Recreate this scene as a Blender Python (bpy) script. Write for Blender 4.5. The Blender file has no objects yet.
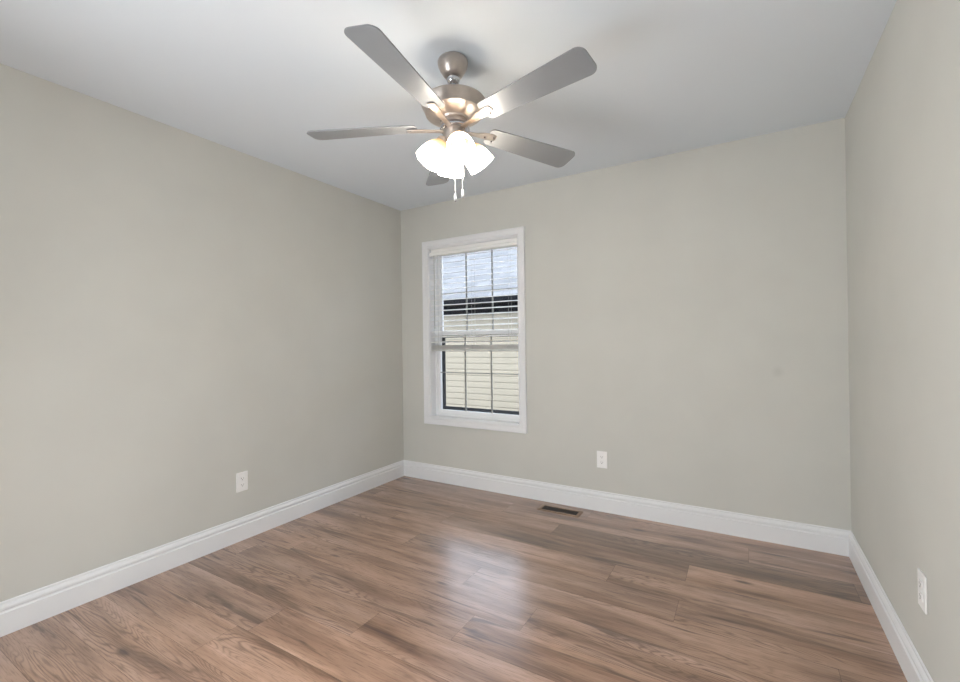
import bpy, bmesh, math, random
from mathutils import Vector, Matrix
random.seed(7)
C = bpy.context.scene.collection
PI = math.pi

# ------------------------------------------------------------------ camera
F, YAW, PITCH, ROLL = 448.45, 0.536873, 0.00298, -0.0134556
CAM = Vector((2.73401, -3.19017, 1.216257))
fw = Vector((-math.sin(YAW)*math.cos(PITCH), math.cos(YAW)*math.cos(PITCH), math.sin(PITCH)))
rt = Vector((math.cos(YAW), math.sin(YAW), 0)); up = rt.cross(fw)
r2 = rt*math.cos(ROLL) + up*math.sin(ROLL); u2 = -rt*math.sin(ROLL) + up*math.cos(ROLL)
cd = bpy.data.cameras.new('camera'); cam = bpy.data.objects.new('camera', cd); C.objects.link(cam)
cd.sensor_width = 36; cd.lens = F/960*36; cd.clip_start = .02; cd.clip_end = 200
m3 = Matrix((r2, u2, -fw)).transposed().to_4x4(); m3.translation = CAM
cam.matrix_world = m3
bpy.context.scene.camera = cam

# ------------------------------------------------------------------ sky, sun, area lights, exposure
W = bpy.data.worlds.new('sky'); bpy.context.scene.world = W; W.use_nodes = True
nt = W.node_tree; nt.nodes.clear()
wo = nt.nodes.new('ShaderNodeOutputWorld'); bg = nt.nodes.new('ShaderNodeBackground')
tc = nt.nodes.new('ShaderNodeTexCoord'); nz = nt.nodes.new('ShaderNodeTexNoise'); cr = nt.nodes.new('ShaderNodeValToRGB')
nz.inputs['Scale'].default_value = 3.0; nz.inputs['Detail'].default_value = 5
cr.color_ramp.elements[0].position = .42; cr.color_ramp.elements[0].color = (.62, .76, .95, 1)
cr.color_ramp.elements[1].position = .62; cr.color_ramp.elements[1].color = (.85, .90, .96, 1)
nt.links.new(tc.outputs['Generated'], nz.inputs['Vector']); nt.links.new(nz.outputs['Fac'], cr.inputs['Fac'])
nt.links.new(cr.outputs['Color'], bg.inputs['Color']); nt.links.new(bg.outputs['Background'], wo.inputs['Surface'])
bg.inputs['Strength'].default_value = 5.2

sd = bpy.data.lights.new('sun', 'SUN'); sd.energy = 1.6; sd.angle = math.radians(1.0); sd.color = (1, .96, .9)
sun = bpy.data.objects.new('sun', sd); C.objects.link(sun)
sun.rotation_euler = Vector((-.35, .62, -.72)).to_track_quat('-Z', 'Y').to_euler()

def area(name, loc, direction, sx, sy, power, color):
    d = bpy.data.lights.new(name, 'AREA'); d.shape = 'RECTANGLE'; d.size = sx; d.size_y = sy
    d.energy = power; d.color = color
    o = bpy.data.objects.new(name, d); C.objects.link(o); o.location = loc
    o.rotation_euler = Vector(direction).to_track_quat('-Z', 'Y').to_euler()
    return o
AREA_FILL_POWER, POINT_FILL_POWER, BULB_STRENGTH = 34.0, 29.0, 14.0
SHADE_GLOW = 26.0
area('rear_fill_area', (.90, -3.60, .88), (.85, .8, -.12), .78, 1.55, AREA_FILL_POWER, (.93, .97, 1.0))  # unseen fill lamp added in the rear doorway to brighten the room
fd = bpy.data.lights.new('rear_fill_point', 'POINT'); fd.energy = POINT_FILL_POWER; fd.shadow_soft_size = .22; fd.color = (.95, .98, 1.0)
fill_pt = bpy.data.objects.new('rear_fill_point', fd); C.objects.link(fill_pt); fill_pt.location = (1.75, -3.32, .80)  # unseen point lamp added behind the camera to raise the room's brightness

vs = bpy.context.scene.view_settings
bpy.context.scene.display_settings.display_device = 'sRGB'
vs.view_transform = 'Standard'; vs.look = 'None'; vs.gamma = 1; vs.use_curve_mapping = False
vs.exposure = 0.17
bpy.context.scene.cycles.max_bounces = 10; bpy.context.scene.cycles.diffuse_bounces = 6
bpy.context.scene.cycles.transmission_bounces = 8

# ------------------------------------------------------------------ materials
def mat(name, color, rough=.6, metal=0, spec=.5, bump=0, bscale=200, vary=0, vscale=3, **kw):
    m = bpy.data.materials.new(name); m.use_nodes = True; n = m.node_tree; b = n.nodes['Principled BSDF']
    b.inputs['Base Color'].default_value = (*color, 1); b.inputs['Roughness'].default_value = rough
    b.inputs['Metallic'].default_value = metal; b.inputs['Specular IOR Level'].default_value = spec
    for k, v in kw.items(): b.inputs[k.replace('_', ' ')].default_value = v
    t = n.nodes.new('ShaderNodeTexCoord')
    if bump:
        z = n.nodes.new('ShaderNodeTexNoise'); z.inputs['Scale'].default_value = bscale; z.inputs['Detail'].default_value = 2
        bp = n.nodes.new('ShaderNodeBump'); bp.inputs['Strength'].default_value = bump; bp.inputs['Distance'].default_value = .002
        n.links.new(t.outputs['Object'], z.inputs['Vector']); n.links.new(z.outputs['Fac'], bp.inputs['Height'])
        n.links.new(bp.outputs['Normal'], b.inputs['Normal'])
    if vary:
        z = n.nodes.new('ShaderNodeTexNoise'); z.inputs['Scale'].default_value = vscale; z.inputs['Detail'].default_value = 3
        r = n.nodes.new('ShaderNodeValToRGB')
        r.color_ramp.elements[0].position = .35; r.color_ramp.elements[0].color = (*[c*(1-vary) for c in color], 1)
        r.color_ramp.elements[1].position = .65; r.color_ramp.elements[1].color = (*[min(1, c*(1+vary)) for c in color], 1)
        n.links.new(t.outputs['Object'], z.inputs['Vector']); n.links.new(z.outputs['Fac'], r.inputs['Fac'])
        n.links.new(r.outputs['Color'], b.inputs['Base Color'])
    return m
def add_dent_shade(m, p, rad, dark):  # wall dent's shade painted in as a soft darker spot
    n = m.node_tree; b = n.nodes['Principled BSDF']; t = n.nodes.new('ShaderNodeTexCoord'); v = n.nodes.new('ShaderNodeVectorMath'); v.operation = 'DISTANCE'
    v.inputs[1].default_value = p; n.links.new(t.outputs['Object'], v.inputs[0])
    r = n.nodes.new('ShaderNodeMapRange'); r.interpolation_type = 'SMOOTHSTEP'; r.inputs['From Max'].default_value = rad; r.inputs['To Min'].default_value = dark; r.inputs['To Max'].default_value = 0
    n.links.new(v.outputs['Value'], r.inputs['Value']); src = b.inputs['Base Color'].links[0].from_socket
    q = n.nodes.new('ShaderNodeMix'); q.data_type = 'RGBA'; q.inputs[7].default_value = (.34, .33, .31, 1)
    n.links.new(r.outputs['Result'], q.inputs['Factor']); n.links.new(src, q.inputs[6]); n.links.new(q.outputs[2], b.inputs['Base Color'])
    return m
WALL = (.603, .603, .568)
M = dict(
    wall=mat('greige_paint', WALL, .75, spec=.25, bump=.06, bscale=260, vary=.015),
    ceiling=mat('ceiling_paint', (.71, .76, .815), .9, spec=.1, bump=.08, bscale=160),
    trim=mat('white_trim_paint', (.80, .81, .83), .35, spec=.4, vary=.01),
    vinyl=mat('white_vinyl', (.86, .865, .88), .4, spec=.4, vary=.01),
    muntin=mat('backlit_muntin_vinyl', (.30, .30, .28), .45, vary=.02),  # white muntins, with their backlit shade put into the colour
    slat=mat('blind_slat_white', (.90, .895, .88), .4, spec=.4, vary=.01),
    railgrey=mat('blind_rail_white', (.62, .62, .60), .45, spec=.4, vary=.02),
    cord=mat('cord_grey', (.45, .45, .43), .8, vary=.02),
    black=mat('dark_screen_frame', (.012, .014, .018), .5, vary=.1),
    plastic=mat('outlet_plastic', (.90, .895, .89), .3, vary=.01),
    slot=mat('dark_slot', (.03, .03, .03), .6, vary=.1),
    nickel=mat('brushed_nickel', (.54, .48, .44), .34, metal=.9, vary=.06, vscale=25),
    steel=mat('polished_steel', (.62, .62, .64), .18, metal=1, vary=.04),
    blade=mat('silver_blade', (.25, .262, .28), .34, metal=.1, spec=.5, vary=.03, vscale=6),
    duct=mat('duct_recess_shade', (.02, .015, .012), .6, vary=.1),
    hall=mat('hall_paint', (.6, .58, .53), .8, vary=.01),
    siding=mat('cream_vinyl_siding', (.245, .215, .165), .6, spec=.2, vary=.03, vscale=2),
    soffit=mat('dark_eave_shade', (.005, .0055, .007), .9, spec=.05, vary=.2),  # near-black eave colour that includes the soffit's shadow
    ground=mat('bare_yard', (.20, .18, .15), .95, vary=.2, vscale=5),
)
m = bpy.data.materials.new('window_glass'); m.use_nodes = True; n = m.node_tree; n.nodes.clear()
o_ = n.nodes.new('ShaderNodeOutputMaterial'); mx = n.nodes.new('ShaderNodeMixShader')
tr = n.nodes.new('ShaderNodeBsdfTransparent'); gl = n.nodes.new('ShaderNodeBsdfGlossy'); fr = n.nodes.new('ShaderNodeFresnel')
gl.inputs['Roughness'].default_value = .02; fr.inputs['IOR'].default_value = 1.3
tr.inputs['Color'].default_value = (.98, .98, .98, 1)
n.links.new(fr.outputs[0], mx.inputs[0]); n.links.new(tr.outputs[0], mx.inputs[1]); n.links.new(gl.outputs[0], mx.inputs[2])
n.links.new(mx.outputs[0], o_.inputs[0]); M['glass'] = m

# frosted lamp-shade glass; bulb light through it is painted in as emission
m = bpy.data.materials.new('alabaster_glass'); m.use_nodes = True; n = m.node_tree; n.nodes.clear()
o_ = n.nodes.new('ShaderNodeOutputMaterial'); mx = n.nodes.new('ShaderNodeMixShader'); mx2 = n.nodes.new('ShaderNodeMixShader')
tl = n.nodes.new('ShaderNodeBsdfTranslucent'); df = n.nodes.new('ShaderNodeBsdfDiffuse'); gl = n.nodes.new('ShaderNodeBsdfGlossy')
tcn = n.nodes.new('ShaderNodeTexCoord'); z = n.nodes.new('ShaderNodeTexNoise'); z.inputs['Scale'].default_value = 22; z.inputs['Detail'].default_value = 4
r = n.nodes.new('ShaderNodeValToRGB'); r.color_ramp.elements[0].color = (.26, .185, .105, 1); r.color_ramp.elements[1].color = (.36, .30, .21, 1)
r.color_ramp.elements[0].position = .35; r.color_ramp.elements[1].position = .6
n.links.new(tcn.outputs['Object'], z.inputs['Vector']); n.links.new(z.outputs['Fac'], r.inputs['Fac'])
n.links.new(r.outputs['Color'], tl.inputs['Color']); n.links.new(r.outputs['Color'], df.inputs['Color'])
gl.inputs['Roughness'].default_value = .15
mx.inputs[0].default_value = .30; mx2.inputs[0].default_value = .05
n.links.new(tl.outputs[0], mx.inputs[1]); n.links.new(df.outputs[0], mx.inputs[2])
n.links.new(mx.outputs[0], mx2.inputs[1]); n.links.new(gl.outputs[0], mx2.inputs[2]); em = n.nodes.new('ShaderNodeEmission'); em.inputs['Strength'].default_value = SHADE_GLOW; ad = n.nodes.new('ShaderNodeAddShader')
r3 = n.nodes.new('ShaderNodeValToRGB'); r3.color_ramp.elements[0].color = (.85, .76, .62, 1); r3.color_ramp.elements[1].color = (1, .975, .935, 1)
n.links.new(z.outputs['Fac'], r3.inputs['Fac']); ha = n.nodes.new('ShaderNodeAttribute'); ha.attribute_name = 'glow'; hm = n.nodes.new('ShaderNodeMath'); hm.operation = 'MULTIPLY'; hm.inputs[1].default_value = SHADE_GLOW
n.links.new(ha.outputs['Fac'], hm.inputs[0]); n.links.new(hm.outputs[0], em.inputs['Strength'])
hr = n.nodes.new('ShaderNodeValToRGB'); hr.color_ramp.elements[0].color = (1, .74, .46, 1); hr.color_ramp.elements[1].color = (1, 1, 1, 1); hr.color_ramp.elements[1].position = .35
hx = n.nodes.new('ShaderNodeMix'); hx.data_type = 'RGBA'; hx.blend_type = 'MULTIPLY'; hx.inputs['Factor'].default_value = 1
n.links.new(ha.outputs['Fac'], hr.inputs['Fac']); n.links.new(r3.outputs['Color'], hx.inputs[6]); n.links.new(hr.outputs['Color'], hx.inputs[7]); n.links.new(hx.outputs[2], em.inputs['Color'])
n.links.new(mx2.outputs[0], ad.inputs[0]); n.links.new(em.outputs[0], ad.inputs[1]); n.links.new(ad.outputs[0], o_.inputs[0])
M['shade'] = m
m = bpy.data.materials.new('lit_bulb'); m.use_nodes = True; b = m.node_tree.nodes['Principled BSDF']
b.inputs['Base Color'].default_value = (1, .95, .85, 1); b.inputs['Emission Color'].default_value = (1, .95, .88, 1)
b.inputs['Emission Strength'].default_value = BULB_STRENGTH; M['bulb'] = m

# asphalt shingles
m = mat('pale_shingles', (.55, .57, .62), .9, spec=.1); n = m.node_tree; b = n.nodes['Principled BSDF']
t = n.nodes.new('ShaderNodeTexCoord'); bk = n.nodes.new('ShaderNodeTexBrick'); mp = n.nodes.new('ShaderNodeMapping')
n.links.new(t.outputs['UV'], bk.inputs['Vector'])
bk.inputs['Scale'].default_value = 1; bk.inputs['Brick Width'].default_value = .30; bk.inputs['Row Height'].default_value = .14
bk.inputs['Mortar Size'].default_value = .006; bk.inputs['Color1'].default_value = (.130, .132, .136, 1)
bk.inputs['Color2'].default_value = (.178, .178, .182, 1); bk.inputs['Mortar'].default_value = (.11, .115, .13, 1)
n.links.new(bk.outputs['Color'], b.inputs['Base Color']); M['shingle'] = m

# wood floor planks: UV = metres along / across the plank (+ random shift), colour attribute "plank" = per-plank randoms
def wood():
    m = bpy.data.materials.new('oak_vinyl_plank'); m.use_nodes = True; n = m.node_tree; b = n.nodes['Principled BSDF']; L = n.links.new
    uv = n.nodes.new('ShaderNodeUVMap'); uv.uv_map = 'UVMap'
    at = n.nodes.new('ShaderNodeAttribute'); at.attribute_name = 'plank'
    sep = n.nodes.new('ShaderNodeSeparateColor'); L(at.outputs['Color'], sep.inputs[0])
    def noise(sx, sy, detail=4, dist=0, rough=.55):
        mp = n.nodes.new('ShaderNodeMapping'); mp.inputs['Scale'].default_value = (sx, sy, 1); L(uv.outputs[0], mp.inputs[0])
        z = n.nodes.new('ShaderNodeTexNoise'); z.inputs['Scale'].default_value = 1; z.inputs['Detail'].default_value = detail
        z.inputs['Roughness'].default_value = rough; z.inputs['Distortion'].default_value = dist; L(mp.outputs[0], z.inputs['Vector']); return z.outputs['Fac']
    def mth(op, a, b_=None, c=None, clamp=False):
        q = n.nodes.new('ShaderNodeMath'); q.operation = op; q.use_clamp = clamp
        for i, v in enumerate((a, b_, c)):
            if v is None: continue
            if isinstance(v, (int, float)): q.inputs[i].default_value = v
            else: L(v, q.inputs[i])
        return q.outputs[0]
    def ramp(fac, stops):
        r = n.nodes.new('ShaderNodeValToRGB'); e = r.color_ramp.elements
        while len(e) < len(stops): e.new(.5)
        for el, (p_, c_) in zip(e, stops): el.position = p_; el.color = (*c_, 1) if len(c_) == 3 else c_
        L(fac, r.inputs[0]); return r.outputs['Color']
    def mix(fac, a, b_, mode='MIX'):
        q = n.nodes.new('ShaderNodeMix'); q.data_type = 'RGBA'; q.blend_type = mode
        if isinstance(fac, (int, float)): q.inputs['Factor'].default_value = fac
        else: L(fac, q.inputs['Factor'])
        for i, v in ((6, a), (7, b_)):
            if isinstance(v, tuple): q.inputs[i].default_value = (*v, 1)
            else: L(v, q.inputs[i])
        return q.outputs[2]
    broad = noise(1.1, 9, 3, .4)                 # slow streaks in a plank
    base = ramp(broad, [(.28, (.14, .078, .055)), (.42, (.31, .195, .142)), (.56, (.46, .308, .235)), (.74, (.60, .42, .34))])
    # hue: some planks greyer, some more tan
    grey = mix(.45, base, ramp(broad, [(.3, (.17, .125, .11)), (.7, (.42, .32, .275))]))
    col = mix(mth('MULTIPLY', mth('ADD', sep.outputs[1], ramp(noise(.9, 4, 2), [(.4, (0, 0, 0)), (.6, (1, 1, 1))])), .5), base, grey)
    # cathedral growth rings
    field = noise(.75, 7.0, 2, .15, .45)
    ring = mth('SINE', mth('MULTIPLY', field, 260))
    ringm = mth('MULTIPLY', mth('POWER', mth('MULTIPLY_ADD', ring, .5, .5), 3), ramp(noise(.9, 5, 2), [(.48, (0, 0, 0)), (.60, (1, 1, 1))]))
    col = mix(mth('MULTIPLY', ringm, .55), col, (.10, .058, .04))
    # fine pores
    fine = noise(9, 190, 3, 0, .7)
    col = mix(mth('MULTIPLY', ramp(fine, [(.50, (0, 0, 0)), (.68, (1, 1, 1))]), .60), col, (.10, .06, .042))
    light = noise(5, 110, 2)
    col = mix(mth('MULTIPLY', ramp(light, [(.52, (0, 0, 0)), (.75, (1, 1, 1))]), .35), col, (.42, .30, .225))
    # dark mineral streaks and knots
    st = noise(1.8, 24, 3, .8)
    col = mix(mth('MULTIPLY', ramp(st, [(.58, (0, 0, 0)), (.70, (1, 1, 1))]), .70), col, (.065, .038, .03))
    mp = n.nodes.new('ShaderNodeMapping'); mp.inputs['Scale'].default_value = (1.3, 4.5, 1); L(uv.outputs[0], mp.inputs[0])
    vo = n.nodes.new('ShaderNodeTexVoronoi'); vo.inputs['Scale'].default_value = 1; L(mp.outputs[0], vo.inputs['Vector'])
    knot = ramp(vo.outputs['Distance'], [(.03, (1, 1, 1)), (.075, (0, 0, 0))])
    col = mix(mth('MULTIPLY', knot, .8), col, (.05, .028, .022))
    tone = mth('MULTIPLY_ADD', sep.outputs[0], 1.0, .5)   # 0.5 .. 1.5
    hsv = n.nodes.new('ShaderNodeHueSaturation'); L(col, hsv.inputs['Color']); L(tone, hsv.inputs['Value'])
    hsv.inputs['Saturation'].default_value = 1.22
    L(hsv.outputs[0], b.inputs['Base Color'])
    L(mth('MULTIPLY_ADD', fine, .12, .30), b.inputs['Roughness'])
    b.inputs['Specular IOR Level'].default_value = .5
    b.inputs['Coat Weight'].default_value = .9; b.inputs['Coat Roughness'].default_value = .25; b.inputs['Coat IOR'].default_value = 1.55
    bp = n.nodes.new('ShaderNodeBump'); bp.inputs['Strength'].default_value = .25; bp.inputs['Distance'].default_value = .0006
    L(fine, bp.inputs['Height']); L(bp.outputs[0], b.inputs['Normal'])
    return m
M['wood'] = wood()
M['groove'] = mat('plank_groove', (.07, .045, .033), .8, vary=.1)
M['ventwood'] = mat('vent_frame_wood', (.30, .20, .135), .5, vary=.15, vscale=30)

# ------------------------------------------------------------------ mesh helpers
def obj(name, bm, material, parent=None, smooth=False, kind=None, bevel=0):
    me = bpy.data.meshes.new(name); bm.normal_update(); bm.to_mesh(me); bm.free()
    me.materials.append(material)
    if smooth:
        for p in me.polygons: p.use_smooth = True
    o = bpy.data.objects.new(name, me); C.objects.link(o)
    if parent: o.parent = parent
    if kind: o['kind'] = kind
    if bevel:
        b = o.modifiers.new('bevel', 'BEVEL'); b.width = bevel; b.segments = 2; b.limit_method = 'ANGLE'
    return o
def tag(o, label, cat, group=None):
    o['label'] = label; o['category'] = cat
    if group: o['group'] = group
    return o
def empty(name, loc, rz=0):
    o = bpy.data.objects.new(name, None); C.objects.link(o); o.location = loc; o.rotation_euler = (0, 0, rz)
    o.empty_display_size = .1; return o
def box(bm, a, b):
    x0, y0, z0 = a; x1, y1, z1 = b
    v = [bm.verts.new(p) for p in ((x0,y0,z0),(x1,y0,z0),(x1,y1,z0),(x0,y1,z0),(x0,y0,z1),(x1,y0,z1),(x1,y1,z1),(x0,y1,z1))]
    for f in ((3,2,1,0),(4,5,6,7),(0,1,5,4),(1,2,6,5),(2,3,7,6),(3,0,4,7)): bm.faces.new([v[i] for i in f])
    return v
def B(*boxes):
    bm = bmesh.new()
    for a, b in boxes: box(bm, a, b)
    return bm
def lathe(prof, n=48, mtx=None, close=False):
    """prof: list of (r, z), bottom to top or any order."""
    bm = bmesh.new(); rings = []
    for r, z in prof:
        if r < 1e-6: rings.append([bm.verts.new((0, 0, z))])
        else: rings.append([bm.verts.new((r*math.cos(2*PI*i/n), r*math.sin(2*PI*i/n), z)) for i in range(n)])
    pairs = list(zip(rings, rings[1:])) + ([(rings[-1], rings[0])] if close else [])
    for a, b in pairs:
        for i in range(n):
            j = (i+1) % n
            if len(a) == 1 and len(b) == 1: continue
            if len(a) == 1: bm.faces.new((a[0], b[j], b[i]))
            elif len(b) == 1: bm.faces.new((a[i], a[j], b[0]))
            else: bm.faces.new((a[i], a[j], b[j], b[i]))
    bmesh.ops.recalc_face_normals(bm, faces=bm.faces)
    if mtx: bm.transform(mtx)
    return bm
def tube(pts, r, n=8, bm=None):
    bm = bm or bmesh.new(); pts = [Vector(p) for p in pts]; rings = []
    for i, p in enumerate(pts):
        d = (pts[min(i+1, len(pts)-1)] - pts[max(i-1, 0)]).normalized()
        a = d.orthogonal().normalized() if i == 0 else (rings_a - d*rings_a.dot(d)).normalized()
        rings_a = a; b = d.cross(a)
        rings.append([bm.verts.new(p + (a*math.cos(2*PI*k/n) + b*math.sin(2*PI*k/n))*r) for k in range(n)])
    for a, b in zip(rings, rings[1:]):
        for i in range(n):
            j = (i+1) % n; bm.faces.new((a[i], a[j], b[j], b[i]))
    bm.faces.new(rings[0][::-1]); bm.faces.new(rings[-1])
    return bm
def extrude_poly(pts, thick, axis_fn):
    """closed 2D outline -> prism; axis_fn(u, v, w) -> 3D"""
    bm = bmesh.new()
    a = [bm.verts.new(axis_fn(u, v, 0)) for u, v in pts]; b = [bm.verts.new(axis_fn(u, v, thick)) for u, v in pts]
    bm.faces.new(a[::-1]); bm.faces.new(b)
    for i in range(len(pts)):
        j = (i+1) % len(pts); bm.faces.new((a[i], a[j], b[j], b[i]))
    bmesh.ops.recalc_face_normals(bm, faces=bm.faces)
    return bm
def smooth_angle(o, deg=35):
    me = o.data
    for p in me.polygons: p.use_smooth = True
    bm = bmesh.new(); bm.from_mesh(me)
    for e in bm.edges:
        if len(e.link_faces) == 2 and e.calc_face_angle(0) > math.radians(deg): e.smooth = False
    bm.to_mesh(me); bm.free(); return o

# ------------------------------------------------------------------ room shell
WX, H, RY = 3.219, 2.44, -3.60
OX0, OX1, OZ0, OZ1, TH = .317, 1.192, .563, 2.053, .17
T = .12
add_dent_shade(M['wall'], (2.89, 0, 1.016), .045, .22)
obj('wall_back', B(((-T,0,-.05),(OX0,TH,H)), ((OX1,0,-.05),(WX+T,TH,H)), ((OX0,0,-.05),(OX1,TH,OZ0)), ((OX0,0,OZ1),(OX1,TH,H))), M['wall'], kind='structure')
obj('wall_left', B(((-T,RY-T,-.05),(0,0,H))), M['wall'], kind='structure')
obj('wall_right', B(((WX,RY-T,-.05),(WX+T,0,H))), M['wall'], kind='structure')
DX0, DX1, DZ = .50, 1.30, 2.04  # unseen doorway, with the hall behind it, added to go with the fill lamp
obj('wall_rear', B(((0,RY-T,-.05),(DX0,RY,H)), ((DX1,RY-T,-.05),(WX,RY,H)), ((DX0,RY-T,DZ),(DX1,RY,H))), M['wall'], kind='structure')
obj('wall_hall', B(((0,-5.0,-.05),(2.0,-4.9,H)), ((-T,-5.0,-.05),(0,RY-T,H)), ((2.0,-5.0,-.05),(2.1,RY-T,H))), M['hall'], kind='structure')
obj('ceiling', B(((-T,-5.0,H),(WX+T,TH,H+.25))), M['ceiling'], kind='structure')

def make_floor():
    bm = bmesh.new(); uvl = bm.loops.layers.uv.new('UVMap'); cl = bm.loops.layers.float_color.new('plank')
    rnd = random.Random(21); PW, PL, g = .19, 1.52, .0005
    y = .03 - .0; row = 0
    # rows are laid from the window wall; seams measured at y = -.16, -.35, -.54 ...
    known = {2: 1.65, 3: 2.451, 6: 3.006, 8: 1.676}
    tones = {(2, 1.65): .12, (0, 2.6): .45}
    top = .03
    r0 = .03
    while r0 > RY:
        r1 = -.16 - row*.19
        start = known.get(row, rnd.uniform(0, PL)); start -= math.ceil(start/PL)*PL + 0
        x = start
        while x < WX:
            a, b = max(x, -.02), min(x+PL, WX+.02)
            if b > a + .01:
                tone, hue, ox, oy = rnd.gauss(.5, .07), rnd.random(), rnd.uniform(0, 60), rnd.uniform(0, 60)
                if row == 2 and x > 1.5: tone, hue = .12, 0.0
                if row == 3 and x < 1: hue = .9
                vs_ = [bm.verts.new(p) for p in ((a+g, r1+g, 0), (b-g, r1+g, 0), (b-g, r0-g, 0), (a+g, r0-g, 0))]
                f = bm.faces.new(vs_)
                for lp in f.loops:
                    lp[uvl].uv = (lp.vert.co.x + ox, lp.vert.co.y + oy)
                    lp[cl] = (max(.1, min(.9, tone)), hue, 0, 1)
            x += PL
        r0 = r1; row += 1
    return bm
sub = obj('floor', make_floor(), M['wood'], kind='structure')
obj('floor_base', B(((-T,-5.0,-.05),(WX+T,TH,-.0012))), M['groove'], kind='structure')

# baseboards: profile (depth from wall, height)
BP = [(0, 0), (.0145, 0), (.0145, .094), (.0095, .099), (.0095, .105), (.0135, .109), (.0135, .117), (.009, .126), (.005, .130), (.005, .139), (.002, .142), (0, .142)]
def baseboard(name, P0, P1, nrm, m0, m1):
    """mitred at both ends; nrm = into the room; m0/m1 = mitre factors along the run"""
    P0, P1, nrm = Vector(P0), Vector(P1), Vector(nrm); d = (P1-P0).normalized(); bm = bmesh.new()
    a = [bm.verts.new(P0 + nrm*u + d*(u*m0) + Vector((0, 0, v))) for u, v in BP]
    b = [bm.verts.new(P1 + nrm*u - d*(u*m1) + Vector((0, 0, v))) for u, v in BP]
    for i in range(len(BP)):
        j = (i+1) % len(BP); bm.faces.new((a[i], a[j], b[j], b[i]))
    bm.faces.new(a[::-1]); bm.faces.new(b); bmesh.ops.recalc_face_normals(bm, faces=bm.faces)
    o = obj(name, bm, M['trim'], kind='structure')
baseboard('baseboard_back', (0,0,.0005), (WX,0,.0005), (0,-1,0), 1, 1)
baseboard('baseboard_left', (0,0,.0005), (0,RY,.0005), (1,0,0), 1, 1)
baseboard('baseboard_right', (WX,0,.0005), (WX,RY,.0005), (-1,0,0), 1, 1)
baseboard('baseboard_rear', (DX1+.06,RY,.0005), (WX,RY,.0005), (0,1,0), 0, 1)
obj('trim_1', B(((DX0-.06,RY,0),(DX0,RY+.014,DZ+.06)), ((DX1,RY,0),(DX1+.06,RY+.014,DZ+.06)), ((DX0,RY,DZ),(DX1,RY+.014,DZ+.06))), M['trim'], kind='structure')

# ------------------------------------------------------------------ window_1: casing, jamb, frame, sashes
win = empty('window_1', ((OX0+OX1)/2, 0, OZ0)); win['kind'] = 'structure'
wl = Vector(win.location)
def wobj(name, bm, material, parent=None, **kw):
    bm.transform(Matrix.Translation(-wl)); return obj(name, bm, material, parent or win, **kw)
# moulded picture-frame casing, mitred corners
CP = [(0, 0), (0, .010), (.006, .015), (.014, .016), (.020, .013), (.046, .015), (.052, .019), (.060, .019), (.062, .016), (.062, 0)]  # (distance out from opening, depth into room)
def casing():
    bm = bmesh.new(); e = -.002
    cs = [(OX0-e, OZ0-e, -1, -1), (OX1+e, OZ0-e, 1, -1), (OX1+e, OZ1+e, 1, 1), (OX0-e, OZ1+e, -1, 1)]
    cs = [(OX0, OZ0, -1, -1), (OX1, OZ0, 1, -1), (OX1, OZ1, 1, 1), (OX0, OZ1, -1, 1)]
    rings = [[bm.verts.new((x+sx*u, -v, z+sz*u)) for u, v in CP] for x, z, sx, sz in cs]
    for k in range(4):
        a, b = rings[k], rings[(k+1) % 4]
        for i in range(len(CP)):
            j = (i+1) % len(CP); bm.faces.new((a[i], a[j], b[j], b[i]))
    bmesh.ops.recalc_face_normals(bm, faces=bm.faces); return bm
wobj('casing', casing(), M['trim'])
def ring_frame(x0, x1, z0, z1, w, y0, y1, wb=None, wt=None):
    wb = w if wb is None else wb; wt = w if wt is None else wt
    return B(((x0,y0,z0),(x0+w,y1,z1)), ((x1-w,y0,z0),(x1,y1,z1)), ((x0+w,y0,z0),(x1-w,y1,z0+wb)), ((x0+w,y0,z1-wt),(x1-w,y1,z1)))
wobj('jamb_liner', ring_frame(OX0, OX1, OZ0, OZ1, .006, -.001, .075), M['trim'])
FY = .075
wobj('window_frame', ring_frame(OX0, OX1, OZ0, OZ1, .022, FY, .165), M['vinyl'], bevel=.002)
MZ = 1.300
ix0, ix1, iz0, iz1 = OX0+.022, OX1-.022, OZ0+.022, OZ1-.022
def sash(name, z0, z1, y0, y1, wb, wt, has_lock):
    s = wobj(name, ring_frame(ix0, ix1, z0, z1, .025, y0, y1, wb, wt), M['vinyl'], bevel=.002)
    gx0, gx1, gz0, gz1 = ix0+.025, ix1-.025, z0+wb, z1-wt; ym = (y0+y1)/2
    wobj('pane', B(((gx0-.004,ym-.002,gz0-.004),(gx1+.004,ym+.002,gz1+.004))), M['glass'], s)
    bars = [((gx0+(gx1-gx0)*k/3-.0045, ym-.007, gz0), (gx0+(gx1-gx0)*k/3+.0045, ym+.007, gz1)) for k in (1, 2)]
    zc = (gz0+gz1)/2; xs = [gx0, gx0+(gx1-gx0)/3-.0045, gx0+(gx1-gx0)/3+.0045, gx0+(gx1-gx0)*2/3-.0045, gx0+(gx1-gx0)*2/3+.0045, gx1]
    bars += [((xs[i], ym-.007, zc-.004), (xs[i+1], ym+.007, zc+.004)) for i in (0, 2, 4)]
    wobj('muntin_grid', B(*bars), M['muntin'], s)
    if has_lock:
        l = lathe([(0,0),(.018,0),(.018,.008),(.010,.014),(0,.014)], 20); l.transform(Matrix.Translation(((ix0+ix1)/2, (y0+y1)/2, z1)))
        wobj('sash_lock', l, M['vinyl'], s)
    return s
sash('lower_sash', iz0, MZ+.018, .085, .115, .034, .034, True)
sash('upper_sash', MZ-.018, iz1, .120, .150, .034, .030, False)
# insect screen frame on the outside of the lower half
wobj('screen_frame', ring_frame(ix0+.002, ix1-.002, iz0+.022, MZ-.019, .030, .152, .162, .034, .02), M['black'])

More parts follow.
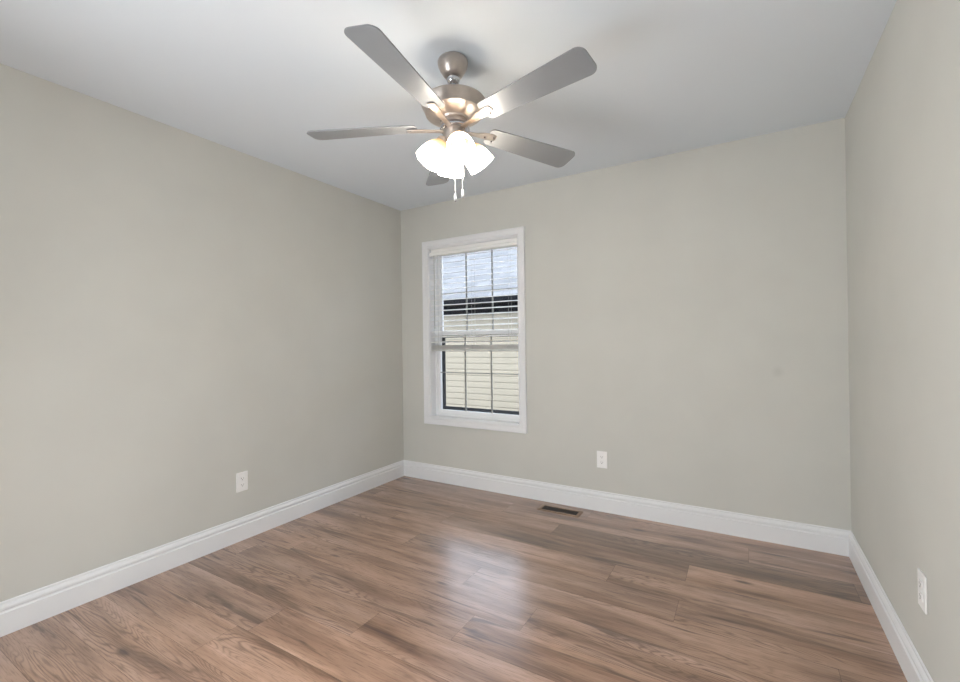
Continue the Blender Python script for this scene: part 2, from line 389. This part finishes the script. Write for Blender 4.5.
# ------------------------------------------------------------------ blind
bl = empty('window_blind', ((OX0+OX1)/2, .03, OZ1-.006))
tag(bl, 'white horizontal slat blind raised halfway over the window', 'blind')
blv = Vector(bl.location)
def bobj(name, bm, material, parent=None, **kw):
    bm.transform(Matrix.Translation(-blv)); return obj(name, bm, material, parent or bl, **kw)
bx0, bx1 = OX0+.003, OX1-.010
bobj('headrail', B(((bx0,.037,OZ1-.052),(bx1,.062,OZ1-.008))), M['slat'])
VP_ = [(.036, -.007), (.028, -.007), (.026, -.034), (.006, -.041), (.000, -.046), (-.001, -.052), (-.001, -.066), (.004, -.070), (.036, -.070)]
def val_prof():
    bm = bmesh.new(); a = [bm.verts.new((bx0-.002, y, OZ1+z)) for y, z in VP_]; b = [bm.verts.new((bx1+.002, y, OZ1+z)) for y, z in VP_]
    for i in range(len(VP_)): j = (i+1) % len(VP_); bm.faces.new((a[i], a[j], b[j], b[i]))
    bm.faces.new(a[::-1]); bm.faces.new(b); bmesh.ops.recalc_face_normals(bm, faces=bm.faces); return bm
bobj('valance', val_prof(), M['slat'])
def slat_mesh(x0, x1, tilt, wid=.050, th=.0028):
    bm = bmesh.new(); prof = []
    n_ = 6
    for k in range(n_+1):
        s = -wid/2 + wid*k/n_; prof.append((s, .0022*(1-(2*s/wid)**2) + th/2))
    for k in range(n_, -1, -1):
        s = -wid/2 + wid*k/n_; prof.append((s, .0022*(1-(2*s/wid)**2) - th/2))
    c, s_ = math.cos(tilt), math.sin(tilt)
    pr = [(y*c - z*s_, y*s_ + z*c) for y, z in prof]
    a = [bm.verts.new((x0, y, z)) for y, z in pr]; b = [bm.verts.new((x1, y, z)) for y, z in pr]
    for i in range(len(pr)): j = (i+1) % len(pr); bm.faces.new((a[i], a[j], b[j], b[i]))
    bm.faces.new(a[::-1]); bm.faces.new(b); bmesh.ops.recalc_face_normals(bm, faces=bm.faces); return bm
SY, PITCHZ, BOT = .038, .0462, 1.143
sl0 = obj('slat', slat_mesh(bx0-blv.x, bx1-blv.x, math.radians(12)), M['slat'], bl)
ztop = OZ1 - .090; ks = int((ztop - (BOT+.07))/PITCHZ) + 1
sl0.location = (0, SY-blv.y, ztop-blv.z)
for k in range(1, ks):
    s = sl0.copy(); C.objects.link(s); s.parent = bl; s.location = (0, SY-blv.y, ztop-k*PITCHZ-blv.z)
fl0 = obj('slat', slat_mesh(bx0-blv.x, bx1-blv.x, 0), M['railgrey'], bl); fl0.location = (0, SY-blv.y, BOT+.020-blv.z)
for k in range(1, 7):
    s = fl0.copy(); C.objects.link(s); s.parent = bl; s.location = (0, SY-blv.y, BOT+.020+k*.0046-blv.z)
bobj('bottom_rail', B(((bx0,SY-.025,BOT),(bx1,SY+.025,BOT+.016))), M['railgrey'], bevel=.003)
for x in (.405, .751, 1.097):
    bm = bmesh.new()
    for y in (SY-.0262, SY+.0262): tube([(x, y, OZ1-.05), (x, y, BOT+.01)], .0009, 6, bm)
    bobj('ladder_cord', bm, M['cord'])
bm = tube([(.372, SY-.034, OZ1-.066), (.372, SY-.034, 1.34)], .0028, 8)
bobj('tilt_wand', bm, M['cord'])

# ------------------------------------------------------------------ ceiling fan
FX, FYY = 1.655, -1.576
fan = empty('ceiling_fan', (FX, FYY, H))
tag(fan, 'brushed nickel ceiling fan with five silver blades and four lit glass shades', 'ceiling fan')
# it hangs a couple of degrees off plumb on its ball joint: everything below the canopy shares this frame
nrm = Vector((-.0342, .0263, 1)).normalized()
TILT = Vector((0, 0, 1)).rotation_difference(nrm).to_matrix().to_4x4()
def fobj(name, bm, material, parent=None, tilt=True, local=None, **kw):
    if local: bm.transform(local)
    if tilt: bm.transform(TILT)
    return obj(name, bm, material, parent or fan, **kw)
Z = lambda z: z - H
sm = dict(smooth=True)
o = fobj('canopy', lathe([(0,0-.0005),(.060,-.0005),(.064,-.006),(.066,-.012),(.064,-.026),(.057,-.044),(.046,-.062),(.038,-.072),(.028,-.074),(.0,-.074)]), M['nickel'], tilt=False); smooth_angle(o, 50)
o = fobj('ball_joint', lathe([(0,-.112),(.016,-.108),(.026,-.098),(.029,-.088),(.026,-.078),(0,-.07)], 32), M['steel']); smooth_angle(o, 60)
fobj('downrod', lathe([(0,-.165),(.0125,-.165),(.0125,-.09),(0,-.09)], 24), M['steel'], smooth=False)
o = fobj('motor_housing', lathe([(0,Z(2.275)),(.03,Z(2.273)),(.035,Z(2.260)),(.11,Z(2.255)),(.136,Z(2.248)),(.141,Z(2.241)),(.139,Z(2.234)),(.130,Z(2.218)),(.123,Z(2.198)),(.118,Z(2.194)),(.108,Z(2.189)),(.090,Z(2.180)),(.066,Z(2.172)),(.062,Z(2.166)),(0,Z(2.166))], 64), M['nickel']); smooth_angle(o, 28)
o = fobj('flywheel', lathe([(0,Z(2.166)),(.058,Z(2.166)),(.060,Z(2.160)),(.060,Z(2.148)),(.050,Z(2.142)),(0,Z(2.142))], 48), M['nickel']); smooth_angle(o, 40)
o = fobj('fitter_ring', lathe([(0,Z(2.142)),(.058,Z(2.142)),(.064,Z(2.137)),(.064,Z(2.130)),(.056,Z(2.127)),(0,Z(2.127))], 48), M['steel']); smooth_angle(o, 40)
hub = fobj('light_kit_hub', lathe([(0,Z(2.127)),(.046,Z(2.127)),(.049,Z(2.120)),(.049,Z(2.082)),(.045,Z(2.066)),(.034,Z(2.052)),(.018,Z(2.046)),(.010,Z(2.038)),(0,Z(2.036))], 48), M['nickel']); smooth_angle(hub, 40)

def blade_outline():
    r0, r1, w0, w1, cr_ = .165, .646, .050, .066, .034
    pts = []
    def w(r): return w0 + (w1-w0)*min(1, (r-r0)/(r1-r0)*1.15)
    def corner(cx, cy, a0, a1, rad, n_=7):
        for k in range(n_+1):
            a = math.radians(a0+(a1-a0)*k/n_); pts.append((cx+rad*math.cos(a), cy+rad*math.sin(a)))
    corner(r0+.02, -(w0-.02), 180, 270, .02)
    corner(r1-cr_, -(w1-cr_), -90, 0, cr_)
    corner(r1-cr_, (w1-cr_), 0, 90, cr_)
    corner(r0+.02, (w0-.02), 90, 180, .02)
    return pts
BZ = Z(2.1455)
for k in range(5):
    az = 4.8358 + k*2*PI/5
    rot = Matrix.Rotation(az, 4, 'Z')
    pit = Matrix.Translation((0, 0, BZ)) @ Matrix.Rotation(math.radians((.3, .8, 1.9, 0, -.7)[k]), 4, 'Y') @ Matrix.Rotation(math.radians(-12), 4, 'X')
    bm = extrude_poly(blade_outline(), .0055, lambda u, v, w_: (u, v, w_))
    bld = fobj('blade', bm, M['blade'], local=rot @ pit, bevel=.0012)
    # blade iron: arm from the flywheel, flaring to an open fork under the blade root
    bm = bmesh.new()
    # outline of forked plate (u along blade, v across), cut as two prongs joined by a bridge
    out = [(.048,-.013),(.100,-.012),(.140,-.017),(.185,-.021),(.205,-.017),(.209,-.008),(.209,.008),(.205,.017),(.185,.021),(.140,.017),(.100,.012),(.048,.013)]
    def zoff(u): return -.004 - .012*max(0, min(1, (.15-u)/.09))
    a = [bm.verts.new((u, v, zoff(u)-.005)) for u, v in out]; b = [bm.verts.new((u, v, zoff(u))) for u, v in out]
    bm.faces.new(a[::-1]); bm.faces.new(b)
    for i in range(len(out)): j = (i+1) % len(out); bm.faces.new((a[i], a[j], b[j], b[i]))
    bmesh.ops.recalc_face_normals(bm, faces=bm.faces)
    # pitch only fades in towards the blade
    for v in bm.verts:
        f_ = max(0, min(1, (v.co.x-.07)/.08)); ang = math.radians(-12)*f_
        y, z_ = v.co.y, v.co.z; v.co.y = y*math.cos(ang) - z_*math.sin(ang); v.co.z = y*math.sin(ang) + z_*math.cos(ang)
    iron = fobj('blade_iron', bm, M['nickel'], local=rot @ Matrix.Translation((0, 0, BZ+.001)), bevel=.001)
    for (u, v) in ((.192, -.012), (.192, .012), (.150, 0)):
        s = lathe([(0,-.0115),(.004,-.0105),(.005,-.0085),(0,-.0085)], 12)
        fobj('screw', s, M['steel'], iron, local=rot @ pit @ Matrix.Translation((u, v, 0)))

# light kit: four bell shades
SH = [(.0235, 0), (.0240, -.006), (.0245, -.012), (.030, -.022), (.040, -.036), (.048, -.052), (.0535, -.070), (.0565, -.090), (.0585, -.108), (.0595, -.118)]
for k in range(4):
    az = math.radians(315 + 90*k)
    tilt = math.radians(35)
    # local frame: +z of shade points up its axis; the mouth faces down and outwards
    rot = Matrix.Rotation(az, 4, 'Z') @ Matrix.Translation((.050, 0, Z(2.080))) @ Matrix.Rotation(-tilt, 4, 'Y')
    o = fobj('lamp_arm', lathe([(0,.030),(.012,.030),(.013,.010),(.024,.004),(.0265,-.004),(.0265,-.012),(.022,-.014),(0,-.014)], 32), M['nickel'], local=rot); smooth_angle(o, 35)
    prof = SH + [(r_-.0028, z_) for r_, z_ in reversed(SH)]
    o = fobj('glass_shade', lathe(prof, 48, close=True), M['shade'], local=rot, smooth=True)
    ga = o.data.attributes.new('glow', 'FLOAT', 'POINT'); GL = [.010, .010, .012, .016, .026, .06, .30, 1.3, 1.4, 1.25]; GL = GL + GL[::-1]
    for i_ in range(len(o.data.vertices)): ga.data[i_].value = GL[i_//48]
    o2 = fobj('bulb', lathe([(0,-.094),(.010,-.0925),(.020,-.086),(.0255,-.076),(.026,-.066),(.0225,-.052),(.016,-.040),(.0125,-.030),(.0125,-.014),(0,-.014)], 24), M['bulb'], o, local=rot, smooth=True)
# pull chains with white fobs
dr = Vector((.859, .511, 0)); dn = Vector((.511, -.859, 0))
for off, ztop_, zend in ((dr*-.004 + dn*.028, 2.060, 1.842), (dr*.028+dn*.030, 2.062, 1.855)):
    bm = bmesh.new(); nb = int((ztop_-zend)/.0036)
    bm = tube([(off.x, off.y, Z(ztop_)), (off.x, off.y, Z(zend))], .0013, 6)
    c_ = fobj('pull_chain', bm, M['trim'])
    s = lathe([(0,.004),(.002,.003),(.0045,-.006),(.0065,-.020),(.006,-.027),(0,-.029)], 16)
    fobj('chain_fob', s, M['trim'], c_, local=Matrix.Translation((off.x, off.y, Z(zend))), smooth=True)
    s = lathe([(0,-.028),(.0045,-.028),(.0045,-.033),(0,-.034)], 12)
    fobj('chain_fob_tip', s, M['steel'], c_, local=Matrix.Translation((off.x, off.y, Z(zend))), smooth=True)

# ------------------------------------------------------------------ outlets (built facing -Y, centred)
def outlet(loc, rz, label):
    r = empty('wall_outlet', loc, rz); tag(r, label, 'outlet', 'wall outlets')
    obj('cover_plate', B(((-.0375,-.006,-.0600),(.0375,0,.0600))), M['plastic'], r, bevel=.003)
    for s in (1, -1):
        zc = s*.0195
        pts = []
        for i in range(28):
            a = 2*PI*i/28; pts.append((max(-.0172, min(.0172, .0200*math.cos(a))), zc + max(-.0135, min(.0135, .0175*math.sin(a)))))
        q = extrude_poly(pts, .0028, lambda u, v, w_: (u, -.006-w_, v))
        rc = obj('receptacle', q, M['plastic'], r)
        obj('slot', B(((-.0078,-.0091,zc-.001),(-.0058,-.0086,zc+.007)), ((.0056,-.0091,zc-.0005),(.0076,-.0086,zc+.0065))), M['slot'], rc)
        g = lathe([(0,0),(.0026,0),(.0026,.0005),(0,.0005)], 12); g.transform(Matrix.Translation((0,-.0086,zc-.0065)) @ Matrix.Rotation(PI/2, 4, 'X'))
        obj('ground_hole', g, M['slot'], rc)
    s = lathe([(0,0),(.0032,0),(.0026,.0012),(0,.0014)], 14); s.transform(Matrix.Translation((0,-.006,0)) @ Matrix.Rotation(PI/2, 4, 'X'))
    obj('screw', s, M['plastic'], r)
outlet((1.836, 0, .369), 0, 'white duplex outlet on the window wall, right of the window')
outlet((0, -1.541, .363), PI/2, 'white duplex outlet low on the long left wall')
outlet((WX, -1.195, .385), -PI/2, 'white duplex outlet low on the right wall, seen almost edge-on')

# ------------------------------------------------------------------ floor vent
v = empty('floor_vent', (1.564, -.135, 0)); tag(v, 'brown floor register with dark louvres set in the planks below the window wall', 'vent')
obj('vent_frame', ring_frame(-.155, .155, 0, 0, 0, 0, 0) if False else B(((-.155,-.056,0),(-.130,.056,.004)), ((.130,-.056,0),(.155,.056,.004)), ((-.130,-.056,0),(.130,-.036,.004)), ((-.130,.036,0),(.130,.056,.004))), M['ventwood'], v, bevel=.0012)
obj('duct_opening', B(((-.130,-.036,.0002),(.130,.036,.0010))), M['duct'], v)  # flat sheet for the open duct, the recess shade is in its colour
l0 = obj('louvre', B(((-.002,-.036,.0010),(.002,.036,.0028))), mat('louvre_brown', (.035,.022,.015), .5, metal=.3, vary=.1), v)
l0.location = (-.118, 0, 0)
for k in range(1, 16):
    s = l0.copy(); C.objects.link(s); s.parent = v; s.location = (-.118 + .0157*k, 0, 0)

# ------------------------------------------------------------------ neighbouring house outside
nh = empty('neighbour_house', (-2, 4.3, -.6)); tag(nh, 'cream sided house with dark eave and pale roof seen through the window', 'house')
nv = Vector(nh.location)
def nobj(name, bm, material, parent=None, **kw):
    bm.transform(Matrix.Translation(-nv)); return obj(name, bm, material, parent or nh, **kw)
X0, X1, WY, ET = -9.0, 6.0, 4.30, 1.93
def siding():
    bm = bmesh.new(); z = -.6; E = .118; prof = [(WY, z)]
    while z < ET:
        prof += [(WY-.016, z), (WY-.012, z+E*.70), (WY-.002, z+E*.80), (WY-.002, z+E)]; z += E
    prof += [(WY+.1, z), (WY+.1, -.6)]
    a = [bm.verts.new((X0, y, q)) for y, q in prof]; b = [bm.verts.new((X1, y, q)) for y, q in prof]
    for i in range(len(prof)): j = (i+1) % len(prof); bm.faces.new((a[i], a[j], b[j], b[i]))
    bmesh.ops.recalc_face_normals(bm, faces=bm.faces); return bm
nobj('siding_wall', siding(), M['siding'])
nobj('eave_shade_strip', B(((X0,WY-.03,1.755),(X1,WY-.0165,ET))), M['soffit'])  # dark strip stands in for the shadow under the soffit
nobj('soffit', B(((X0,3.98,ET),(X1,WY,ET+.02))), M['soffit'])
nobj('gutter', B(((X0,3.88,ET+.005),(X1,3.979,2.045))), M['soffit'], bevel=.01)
def roof():
    bm = bmesh.new(); uvl = bm.loops.layers.uv.new('UVMap')
    y0, z0, y1, z1 = 3.93, 2.055, 7.8, 2.055+3.87*.75
    n_ = Vector((0, -(z1-z0), y1-y0)).normalized()*.03
    A = [(X0, y0, z0), (X1, y0, z0), (X1, y1, z1), (X0, y1, z1)]
    top = [bm.verts.new(p) for p in A]; bot = [bm.verts.new(Vector(p)-n_) for p in A]
    back = [bm.verts.new(p) for p in ((X0, 11.6, z0), (X1, 11.6, z0))]
    fs = [bm.faces.new(top), bm.faces.new(bot[::-1])]
    for i in range(4): j = (i+1) % 4; fs.append(bm.faces.new((top[j], top[i], bot[i], bot[j])))
    fs.append(bm.faces.new((top[3], top[2], back[1], back[0])))
    s = math.hypot(y1-y0, z1-z0)
    for f in fs:
        for lp in f.loops: lp[uvl].uv = (lp.vert.co.x, (lp.vert.co.y-y0)/(y1-y0)*s)
    return bm
nobj('roof', roof(), M['shingle'])
obj('ground_outside', B(((-30,.17,-.7),(30,40,-.6))), M['ground'], kind='structure')
